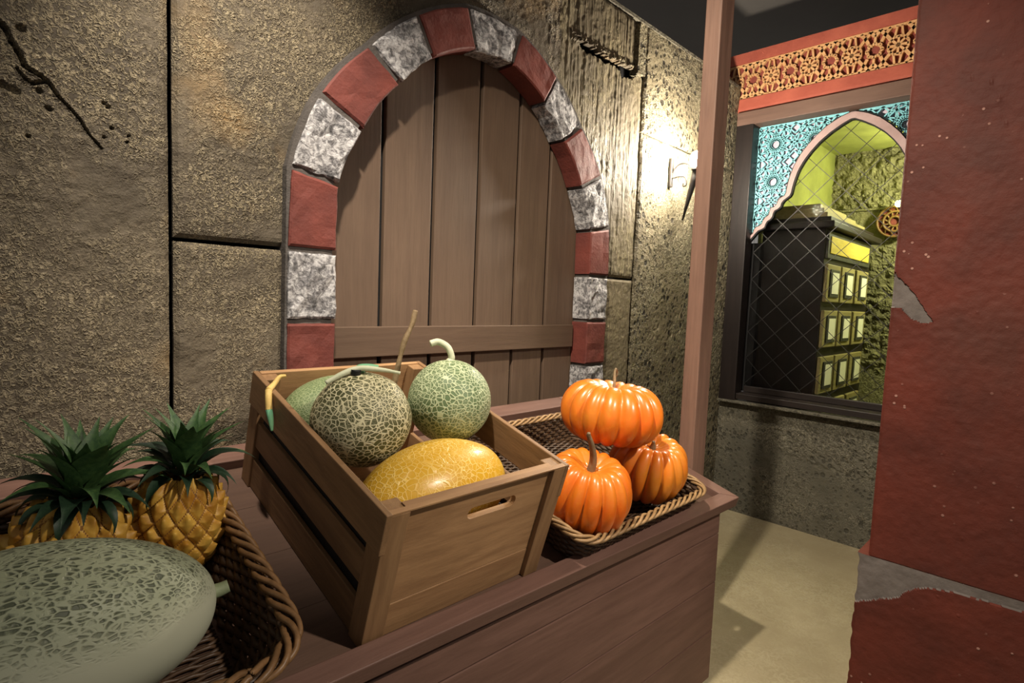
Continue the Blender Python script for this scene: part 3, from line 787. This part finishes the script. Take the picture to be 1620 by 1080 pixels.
# body: horizontal boards on the front, boards on the end
fy = 0.035
bz = [0.655-0.045, 0.535, 0.365, 0.195, 0.02]
for a, b in zip(bz, bz[1:]):
    MB().prism([(UL, fy+fv(UL)*0.95, b-0.655+0.0015), (1.832, fy, b-0.655+0.0015), (1.832, fy+0.02, b-0.655+0.0015), (UL, fy+0.02+fv(UL)*0.95, b-0.655+0.0015)], (0, 0, a-b-0.003)).build('front_board', M['counter'], stall, bevel=0.002)
mb = MB(); mb.prism([(1.808, fy+0.022, 0.02-0.655), (1.808, 0.76, 0.02-0.655), (1.808, 0.76, 0.76*math.tan(SL)-0.055), (1.808, fy+0.022, fy*math.tan(SL)-0.055)], (0.02, 0, 0))
mb.build('end_panel', M['counter_v'], stall)
MB().box((UL, 0.16, -0.655), (1.78, 0.70, -0.10+0.02-0.35)).build('plinth', M['counter'], stall)

# ------------------------------------------------------------------ wooden crate
crate = thing('wooden_crate', 'slatted wooden crate with a hand slot, full of melons', 'crate', xyz(0, 0, -0.0235), slope())
CU0, CU1, CV0, CV1, CH = 0.508, 0.974, 0.088, 0.690, 0.2885
def cbox(name, a, b, mt, bevel=0.002, **kw): return MB().box(a, b).build(name, M[mt], crate, bevel=bevel, **kw)
pw = 0.046
for u in (CU0, CU1-pw):
    for v in (CV0, CV1-pw):
        cbox('corner_post', (u, v, 0), (u+pw, v+pw, CH-0.004), 'crate_w')
hs = [(0.0, 0.076), (0.110, 0.174), (0.207, CH)]
for k, (a, b) in enumerate(hs):
    for side in (0, 1):
        if side == 0: cbox('side_slat', (CU0-0.004, CV0-0.001, a), (CU0+0.009, CV1, b), 'crate_v') if k == 2 else cbox('side_slat', (CU0+0.005, CV0+0.05, a), (CU0+0.016, CV1-0.02, b), 'crate_v')
        else: cbox('side_slat', (CU1-0.010, CV0+0.012 if k < 2 else CV0-0.001, a), (CU1+0.003, CV1, b), 'crate_v')
cbox('gap_shade_board', (CU0+0.0175, CV0+0.03, 0.011), (CU0+0.0205, CV1-0.03, 0.215), 'black', 0)  # added black sheet standing in for shade behind the left slat gaps
# front end panel: an upper board with the hand slot and a lower board
def slot_panel(u0, u1, w0, w1, v0, v1, cu, cw, hl, hr):
    mb = MB(); n = 10; hole = []
    for i in range(n+1):
        a = -math.pi/2+math.pi*i/n; hole.append((cu+hl-hr+hr*math.cos(a), cw+hr*math.sin(a)))
    for i in range(n+1):
        a = math.pi/2+math.pi*i/n; hole.append((cu-hl+hr+hr*math.cos(a), cw+hr*math.sin(a)))
    m = len(hole); outer = []
    for (x, z) in hole:       # project each hole point outwards to the panel edge
        dx, dz = x-cu, z-cw; t = 1e9
        if dx > 1e-9: t = min(t, (u1-cu)/dx)
        if dx < -1e-9: t = min(t, (u0-cu)/dx)
        if dz > 1e-9: t = min(t, (w1-cw)/dz)
        if dz < -1e-9: t = min(t, (w0-cw)/dz)
        outer.append([cu+dx*t, cw+dz*t])
    for c in ((u0, w0), (u1, w0), (u1, w1), (u0, w1)):
        k = min(range(m), key=lambda i: math.dist(outer[i], c)); outer[k] = list(c)
    vs = [(x, v0, z) for x, z in hole]+[(x, v0, z) for x, z in outer]+[(x, v1, z) for x, z in hole]+[(x, v1, z) for x, z in outer]
    fs = []
    for i in range(m):
        j = (i+1) % m
        fs += [(i, m+i, m+j, j), (2*m+i, 2*m+j, 3*m+j, 3*m+i), (i, j, 2*m+j, 2*m+i), (m+i, 3*m+i, 3*m+j, m+j)]
    return mb.add(vs, fs)
slot_panel(CU0+pw-0.004, CU1-pw+0.004, 0.0745, CH-0.001, CV0+0.012, CV0+0.026, 0.772, 0.226, 0.066, 0.0135).build('end_board', M['crate_u'], crate)
cbox('end_board', (CU0+pw-0.004, CV0+0.011, 0.0), (CU1-pw+0.004, CV0+0.026, 0.0735), 'crate_u')
MB().box((CU0+0.006, CV0, CH-0.0035), (CU1-0.006, CV0+0.012, CH-0.0005)).build('top_batten', M['crate_u'], crate)
cbox('end_board', (CU0+0.010, CV1-0.016, 0.0), (CU1-0.010, CV1-0.002, CH), 'crate_u')
cbox('bottom_board', (CU0+0.01, CV0+0.03, 0.0), (CU1-0.012, CV1-0.02, 0.010), 'crate_u')

# ------------------------------------------------------------------ fruit
def ball(R, sx=1, sy=1, sz=1, bump=0.01, seed=0, nu=56, nv=36, taper=0.0):
    def fn(a, b):
        th = 2*math.pi*a; ph = math.pi*b
        d = Vector((math.sin(ph)*math.cos(th), math.sin(ph)*math.sin(th), math.cos(ph)))
        k = R*(1+bump*n3(d.x*1.7+seed, d.y*1.7, d.z*1.7))
        return (d.x*k*sx*(1), d.y*k*sy*(1+taper*d.x), d.z*k*sz*(1+taper*d.x))
    return MB().surf(lambda a, b: fn(1-a, b), nu, nv)
def curve_pts(P, n=14):
    """Catmull-Rom through P"""
    P = [Vector(p) for p in P]; Q = [P[0]*2-P[1]]+P+[P[-1]*2-P[-2]]; out = []
    for i in range(1, len(Q)-2):
        for k in range(n):
            t = k/n; a, b, c, d = Q[i-1], Q[i], Q[i+1], Q[i+2]
            out.append(0.5*((2*b)+(c-a)*t+(2*a-5*b+4*c-d)*t*t+(3*b-a-3*c+d)*t**3))
    out.append(P[-1]); return out
# front netted melon with a T-shaped dry vine
ma = thing('netted_melon', 'netted melon with a dark calyx and pale vine across its top, left in crate', 'melon', xyz(0.625, 0.393, 0.273), group='melons in the crate')
RA = 0.105
ball(RA, 1.0, 1.0, 0.97, 0.03, 2).build('rind', M['netA'], ma, smooth=True)
RT = Vector((0.70, -0.71, 0)).normalized()          # rightwards as seen along the stall
mb = MB(); top = Vector((0.0, -0.010, RA*0.96))
TV = Vector((-0.71, -0.70, 0))
mb.tube(curve_pts([RT*-0.062+TV*0.050+Vector((0, 0, 0.083)), RT*-0.03+TV*0.030+Vector((0, 0, 0.102)), TV*0.016+Vector((0, 0, 0.111)), RT*0.045+TV*0.006+Vector((0, 0, 0.108)), RT*0.080+Vector((0, 0, 0.102))]), lambda t: 0.0036+0.0028*math.sin(math.pi*min(1, t+0.12)), 8)
mb.build('vine', M['stem_green'], ma, smooth=True)
mb = MB(); mb.tube(curve_pts([(-0.005, 0, RA*0.93), (-0.006, 0.006, RA*1.03), (0.012, 0.0, RA*1.06), (0.03, -0.012, RA*1.05)]), lambda t: 0.010-0.004*t, 8)
mb.build('stalk', M['stem_teal'], ma, smooth=True)
mb = MB(); mb.tube(curve_pts([(-0.022, -0.008, RA*0.95), (-0.022, -0.010, RA*1.04)]), lambda t: 0.011, 9)
mb.build('calyx', M['black'], ma, smooth=True)
# round green netted melon with hooked stalk
mbn = thing('netted_melon', 'round pale green netted melon with a hooked stalk, right in crate', 'melon', xyz(0.862, 0.396, 0.288), group='melons in the crate')
RB = 0.1005
ball(RB, 1.0, 1.0, 1.0, 0.015, 5).build('rind', M['netB'], mbn, smooth=True)
mb = MB(); mb.tube(curve_pts([(0, 0, RB*0.97), (0.001, -0.001, RB*1.08), (-0.006, 0.006, RB*1.30), (-0.022, 0.022, RB*1.42), (-0.040, 0.030, RB*1.38)]), lambda t: 0.008 if t > 0.15 else 0.012-0.03*t, 8)
mb.build('stalk', M['stem_green'], mbn, smooth=True)
# long fine-netted melon behind them
mc = thing('oblong_melon', 'plain grey-green oblong melon lying behind the netted melons in the crate', 'melon', xyz(0.684, 0.570, 0.186), group='melons in the crate')
ball(0.100, 1.55, 1.0, 1.0, 0.02, 9).build('rind', M['netC'], mc, smooth=True, rot=(0, 0, 0))
mb = MB(); mb.tube(curve_pts([(0.112, -0.045, 0.045), (0.122, -0.055, 0.12), (0.135, -0.060, 0.18), (0.156, -0.062, 0.225), (0.166, -0.062, 0.262)]), lambda t: 0.0056+0.002*abs(math.sin(9*t)), 7)
mb.build('stalk', M['stem_brown'], mc, smooth=True, label='thin upright dry brown stalk')
# yellow melon in front
my = thing('yellow_melon', 'big orange-yellow oval melon at the front of the crate', 'melon', xyz(0.722, 0.222, 0.172), group='melons in the crate')
ball(0.109, 1.72, 0.97, 1.0, 0.012, 4, 64, 40).build('rind', M['netY'], my, smooth=True, rot=(0, R2D(-3), R2D(3)))
# curled vine hooked over the crate's rim
vine = thing('dried_vine', 'yellow and teal curled vine hanging over the left rim of the crate', 'vine', xyz(0.505, 0.60, 0.265))
def vt(path, r, mt, name):
    MB().tube(curve_pts(path), r, 8).build(name, M[mt], vine, smooth=True)
vt([(0.040, 0.0, 0.022), (0.026, 0.0, 0.020), (0.012, -0.005, 0.006), (-0.006, -0.020, -0.004)], lambda t: 0.0035+0.004*t, 'stem_yellow', 'hook')
vt([(-0.006, -0.020, -0.004), (-0.010, -0.03, -0.022), (-0.011, -0.035, -0.045)], lambda t: 0.0075, 'stem_yellow', 'upper_stem')
vt([(-0.011, -0.035, -0.045), (-0.011, -0.045, -0.066), (-0.012, -0.055, -0.088)], lambda t: 0.0075-0.005*t*t, 'stem_teal', 'lower_stem')

# pumpkins
def pumpkin(name, label, loc, R, H, ribs, seed, tilt, spin, stem, sr=0.0125):
    t = thing(name, label, 'pumpkin', loc, tilt, group='pumpkins in the basket')
    def fn(a, b):
        th = 2*math.pi*(1-a); ph = math.pi*b
        rb = abs(math.sin(ribs*th/2+spin+0.35*n3(math.cos(th)*1.5+seed, math.sin(th)*1.5, 0)))
        grv = (rb**0.55)
        s = math.sin(ph); c = math.cos(ph)
        rad = R*(s**0.80 if s > 0 else 0)*(0.84+0.16*grv)*(1+0.05*n3(math.cos(th)*1.2+seed, math.sin(th)*1.2, 3))
        z = H*(c-0.42*math.exp(-(s/0.34)**2)*(1 if c > 0 else 0.7)*(1 if c > 0 else -1))*(0.93+0.07*grv)
        return (rad*math.cos(th), rad*math.sin(th), z)
    MB().surf(fn, 180, 34).build('flesh', M['pumpkin'], t, smooth=True)
    MB().tube(curve_pts(stem), lambda q: sr*(1-0.62*min(1, q*1.2)), 8).build('stalk', M['stem_brown'], t, smooth=True)
    return t
pumpkin('pumpkin', 'orange pumpkin with a twisted grey stalk, at the front left of the basket', xyz(1.168, 0.142, 0.114), 0.121, 0.108, 15, 1, (R2D(14), R2D(-4), 0), 0.3,
        [(0, 0, 0.045), (0.002, 0, 0.090), (-0.010, 0.004, 0.130), (-0.028, 0.010, 0.165), (-0.030, 0.010, 0.172)])
pumpkin('pumpkin', 'orange pumpkin at the right end of the basket, partly behind the front one', xyz(1.500, 0.162, 0.110), 0.120, 0.106, 15, 6, (R2D(12), R2D(-12), 0.4), 0.9,
        [(0, 0, 0.05), (0.0, 0, 0.072), (-0.004, 0.002, 0.086)])
pumpkin('pumpkin', 'wide orange pumpkin resting on top of the two others', xyz(1.356, 0.254, 0.266), 0.149, 0.099, 15, 11, (R2D(4), R2D(3), 0.2), 0.1,
        [(0, 0, 0.045), (0.004, 0.004, 0.085), (0.016, 0.012, 0.112), (0.030, 0.016, 0.122), (0.038, 0.014, 0.112), (0.032, 0.012, 0.102), (0.024, 0.012, 0.106)], 0.0055)

# ------------------------------------------------------------------ baskets
def rrect(u0, u1, v0, v1, r, step):
    P = []
    for (cx, cy, a0) in ((u1-r, v0+r, -90), (u1-r, v1-r, 0), (u0+r, v1-r, 90), (u0+r, v0+r, 180)):
        for k in range(9):
            a = R2D(a0+90*k/8); P.append(Vector((cx+r*math.cos(a), cy+r*math.sin(a), 0)))
    P.append(P[0].copy()); L = [0]
    for a, b in zip(P, P[1:]): L.append(L[-1]+(b-a).length)
    n = int(round(L[-1]/step)); n += n % 2; out = []; k = 0
    for i in range(n):
        s = L[-1]*i/n
        while L[k+1] < s: k += 1
        p = P[k].lerp(P[k+1], (s-L[k])/(L[k+1]-L[k]+1e-12)); d = (P[k+1]-P[k]).normalized()
        out.append((p, Vector((d.y, -d.x, 0))))
    return out
def basket(label, bot, rim, r, h, mats, rows, rim_r, strand_r, nstr):
    t = thing('wicker_basket', label, 'basket', xyz(0, 0, -0.0235), slope())
    st = 0.0105
    A = rrect(*rim, r, st); n = len(A)
    def path(f):
        u0, u1, v0, v1 = [bot[i]+(rim[i]-bot[i])*(f**0.8) for i in range(4)]
        B = rrect(u0, u1, v0, v1, r*(0.75+0.25*f), 0.004); m = len(B)
        return [B[int(i*m/n) % m] for i in range(n)]
    mb = MB(); rr = h/rows*0.64
    for k in range(rows):
        f = (k+0.5)/rows; B = path(f); z = 0.004+f*(h-0.004)
        mb.tube([p+nn*(0.0036*(1 if (i//2+k) % 2 else -1)*(1 if i % 2 == 0 else 0.6))+Vector((0, 0, z)) for i, (p, nn) in enumerate(B)], rr, 5, closed=True)
    o = mb.build('weave', mats[0], t, smooth=True); o['kind'] = 'stuff'
    mb = MB(); LV = [path(f) for f in (0, 0.33, 0.66, 1)]
    for i in range(0, n, 4):
        mb.tube([LV[q][i][0]+Vector((0, 0, 0.003+h*f)) for q, f in enumerate((0, 0.33, 0.66, 1))], 0.0028, 5)
    o = mb.build('stakes', mats[0], t, smooth=True); o['kind'] = 'stuff'
    # twisted rim
    C = rrect(*rim, r, 0.0045); m = len(C); turns = int(m*0.0045/0.13)
    for s in range(nstr):
        P = []
        for i, (p, nn) in enumerate(C):
            a = 2*math.pi*(s/nstr+turns*i/m)
            P.append(p+nn*(rim_r*1.15*math.cos(a))+Vector((0, 0, h+rim_r*0.75*math.sin(a)+0.002)))
        MB().tube(P, strand_r, 6, closed=True).build('rim_strand', mats[1], t, smooth=True)
    # floor of rods
    mb = MB(); v = bot[2]+0.008; k = 0
    while v < bot[3]-0.005:
        N = 40
        mb.tube([(bot[0]+0.012+(bot[1]-bot[0]-0.024)*i/N, v, 0.0065+0.0028*(1 if (i//2+k) % 2 else -1)) for i in range(N+1)], 0.0038, 5)
        v += 0.0086; k += 1
    o = mb.build('woven_floor', mats[0], t, smooth=True); o['kind'] = 'stuff'
    return t
basket('shallow tan-rimmed wicker basket holding the pumpkins', (1.085, 1.645, 0.066, 0.535), (1.052, 1.676, 0.030, 0.575), 0.055, 0.088, (M['wick_d'], M['wick_l']), 9, 0.0085, 0.0045, 4)
basket('deep brown wicker basket holding two pineapples and a pale melon', (-0.42, 0.325, 0.118, 0.500), (-0.47, 0.372, 0.030, 0.545), 0.085, 0.122, (M['wick_d'], M['wick_m']), 12, 0.0105, 0.0052, 4)

# big pale melon
bm = thing('winter_melon', 'huge pale grey-green oblong melon in the near left basket', 'melon', xyz(0.075, 0.212, 0.112))
ball(0.124, 1.74, 1.0, 1.0, 0.012, 3, 72, 44, taper=-0.03).build('rind', M['bigmelon'], bm, smooth=True, rot=(0, R2D(2), R2D(-3)))
mb = MB(); mb.tube(curve_pts([(0.208, -0.010, -0.004), (0.222, -0.011, -0.003), (0.234, -0.013, 0.0)]), lambda t: 0.012-0.002*t, 9)
mb.build('stalk', M['stem_knob'], bm, smooth=True, label='short pale knob stalk')

# pineapples
def leaf_mesh(name, mt, L, w, bend):
    n = 9; vs = []; fs = []
    for i in range(n+1):
        t = i/n; a = bend*t*t
        x = L*(t-0.25*bend*t**3*0.6); z = L*t*math.cos(a*0.9)*0.0+L*(math.sin(0.0)+0.0)
        # blade rises then curls out: integrate
        ww = w*(1-t**1.7)*(0.75+0.5*math.sin(math.pi*min(1, t*1.3)))
        vs.append((t, ww))
    P = []; px, pz = 0.0, 0.0
    out = []
    for i in range(n+1):
        t = i/n; ang = R2D(82)-bend*t
        if i: px += L/n*math.cos(ang); pz += L/n*math.sin(ang)
        ww = vs[i][1]; nx, nz = -math.sin(ang), math.cos(ang)
        for s in (-1, -0.5, 0, 0.5, 1):
            d = 0.32*ww*(s*s)
            out.append((px+nx*d, s*ww, pz+nz*d))
    for i in range(n):
        for k in range(4):
            a = i*5+k; fs.append((a, a+1, a+6, a+5))
    return MB().add(out, fs).mesh(name, mt, True)
LEAVES = [leaf_mesh('leaf_%s' % k, M[m], 1.0, 0.15, b) for k, m, b in (('upright', 'leaf', 0.7), ('arching', 'leaf', 1.5), ('arching_dark', 'leaf_d', 1.7), ('curled', 'leaf_d', 2.6))]
def pineapple(label, loc, tilt, R, H, seed, Lmax, nleaf, spread):
    rnd = random.Random(seed)
    t = thing('pineapple', label, 'pineapple', loc, tilt, group='pineapples in the left basket')
    rows, per = 9, 13
    def fn(a, b):
        th = 2*math.pi*(1-a); q = b                       # q 0 top .. 1 bottom
        zz = H*(1-2*q); prof = (math.sin(math.pi*(0.04+0.92*q)))**0.42
        u = a*per; v = q*rows
        # diagonal lattice of eyes
        p1 = u+v*0.5; p2 = u-v*0.5
        f1 = abs((p1 % 1)-0.5)*2; f2 = abs((p2 % 1)-0.5)*2
        e = max(f1, f2); bulge = 1-e**2.2
        spike = max(0, 1-math.hypot((p1 % 1)-0.38, (p2 % 1)-0.62)/0.33)
        k = R*prof*(0.90+0.13*bulge+0.07*spike)
        return (k*math.cos(th), k*math.sin(th), zz+0.010*spike)
    mb = MB().surf(fn, per*14, rows*14)
    nu = per*14; nv = rows*14; mi = []
    for j in range(nv):
        for i in range(nu):
            a = (i+0.5)/nu; q = (j+0.5)/nv; p1 = a*per+q*rows*0.5; p2 = a*per-q*rows*0.5
            e = max(abs((p1 % 1)-0.5), abs((p2 % 1)-0.5))*2
            mi.append(1 if e > 0.90 else 0)
    mb.m = mi
    mb.build('rind', [M['pine'], M['pine_dark']], t, smooth=True)
    for k in range(nleaf):
        f = k/(nleaf-1)                                   # 0 outer .. 1 inner
        az = k*2.39996+rnd.uniform(-0.2, 0.2)
        me = LEAVES[0] if f > 0.62 else (LEAVES[1] if f > 0.35 and rnd.random() < 0.6 else (LEAVES[2] if f > 0.18 else LEAVES[3]))
        L = Lmax*((0.55+0.5*f) if f < 0.75 else (1.02-0.25*(f-0.75)/0.25))*rnd.uniform(0.88, 1.1)
        r0 = R*0.34*(1-f)**0.7
        lean = spread*(1-f)**1.2*rnd.uniform(0.75, 1.15)
        o = link('leaf', me, t, loc=(r0*math.cos(az), r0*math.sin(az), H*0.94+0.030*f), rot=Euler((0, lean, az), 'XYZ'), scale=(L, L*rnd.uniform(0.85, 1.15), L))
    return t
pineapple('ripe yellow pineapple with a tall upright crown, beside the basket rim', xyz(0.293, 0.425, 0.085), (R2D(9), R2D(2), 0.3), 0.081, 0.098, 4, 0.136, 38, 0.75)
pineapple('pineapple half hidden behind the pale melon, with a wide spreading dark crown', xyz(0.130, 0.405, 0.082), (R2D(10), R2D(-3), 1.1), 0.088, 0.098, 9, 0.146, 44, 0.95)

# ------------------------------------------------------------------ wall sconce
sc = thing('wall_sconce', 'wrought iron torch sconce with a glaring bulb on the concrete wall', 'lamp', (2.735, 1.596, 1.99))
MB().box((-0.012, -0.012, -0.075), (0.012, 0.002, 0.075)).build('back_plate', M['iron'], sc, bevel=0.003)
mb = MB()
mb.tube(curve_pts([(0, -0.010, 0.0), (-0.006, -0.05, 0.035), (-0.022, -0.11, 0.03), (-0.034, -0.145, 0.0), (-0.040, -0.165, -0.02)]), 0.0045, 6)
mb.tube(curve_pts([(0, -0.010, -0.03), (-0.010, -0.06, -0.028), (-0.02, -0.10, -0.04), (-0.016, -0.105, -0.075), (-0.012, -0.085, -0.08), (-0.012, -0.085, -0.065)]), 0.0035, 6)
mb.build('scroll_arm', M['iron'], sc, smooth=True)
mb = MB(); mb.tube([(-0.058, -0.118, -0.262), (-0.053, -0.138, -0.17), (-0.048, -0.160, -0.07), (-0.045, -0.175, -0.012)], lambda t: 0.004+0.019*t, 12)
mb.build('torch_cone', M['iron'], sc, smooth=True)
MB().tube([(-0.045, -0.175, -0.014), (-0.045, -0.175, -0.004)], 0.030, 14).build('cup', M['iron'], sc)
ball(0.036, 1, 1, 1.1, 0, 0, 20, 14).build('bulb', M['bulb'], sc, smooth=True, loc=(-0.056, -0.178, 0.036))

# ------------------------------------------------------------------ cabinet beyond the window
cab = thing('apothecary_cabinet', 'tall black cabinet with rows of carded drawers behind the window', 'cabinet', (3.655, 1.092, 0))
def kb(name, a, b, mt, bevel=0.003, par=None, **kw): return MB().box(a, b).build(name, M[mt], par or cab, bevel=bevel, **kw)
kb('carcass', (0, 0, 0), (1.0, 0.365, 1.775), 'cab')
kb('cornice', (-0.05, -0.055, 1.776), (1.05, 0.366, 1.815), 'cab', 0.006)
for k in range(4):
    kb('stepped_top', (0.02+0.05*k, -0.015+0.036*k, 1.816+0.034*k), (0.98-0.09*k, 0.365, 1.849+0.034*k), 'drawer' if k else 'cab', 0.003)
kb('header_frame', (0.015, -0.014, 1.605), (0.94, -0.001, 1.765), 'drawer_dark')
kb('header_panel', (0.05, -0.020, 1.635), (0.885, -0.0145, 1.735), 'yellow_panel')
cols = [(0.012, 0.268), (0.300, 0.576), (0.628, 0.905)]
rows = [(1.348, 1.572), (1.075, 1.298), (0.795, 1.020), (0.515, 0.742), (0.24, 0.465)]
for zr0, zr1 in rows:
    for x0, x1 in cols:
        d = kb('drawer', (x0, -0.022, zr0), (x1, -0.001, zr1), 'drawer', 0.006)
        cx = (x0+x1)/2
        kb('card_frame', (cx-0.085, -0.030, zr0+0.03), (cx+0.085, -0.0225, zr1-0.03), 'drawer_dark', 0.002, d)
        kb('label_card', (cx-0.062, -0.033, zr0+0.05), (cx+0.062, -0.0305, zr1-0.048), 'card', 0, d)
# lamp with pierced disc on the far wall
lam = thing('disc_lamp', 'round pierced brass disc with a glowing bulb on the far rock wall', 'lamp', (4.925, 1.02, 1.965))
mb = MB()
for r in (0.110, 0.072, 0.035):
    mb.tube([(0, r*math.cos(a), r*math.sin(a)) for a in [2*math.pi*i/36 for i in range(36)]], 0.009, 6, closed=True)
for i in range(12):
    a = 2*math.pi*i/12; b = a+0.26
    mb.tube([(0, 0.035*math.cos(a), 0.035*math.sin(a)), (0, 0.072*math.cos(b), 0.072*math.sin(b)), (0, 0.110*math.cos(a), 0.110*math.sin(a))], 0.006, 5)
mb.build('pierced_disc', M['brass'], lam, smooth=True)
MB().tube([(0.03, 0, 0), (0.012, 0, 0)], 0.112, 36).build('back_disc', M['redrecess'], lam)
ball(0.024, 1, 1, 1, 0, 0, 16, 12).build('bulb', M['bulb2'], lam, smooth=True, loc=(-0.07, -0.03, 0.115))
MB().tube([(0.01, -0.02, 0.09), (-0.05, -0.028, 0.10), (-0.07, -0.03, 0.093)], 0.006, 6).build('bulb_arm', M['iron'], lam)
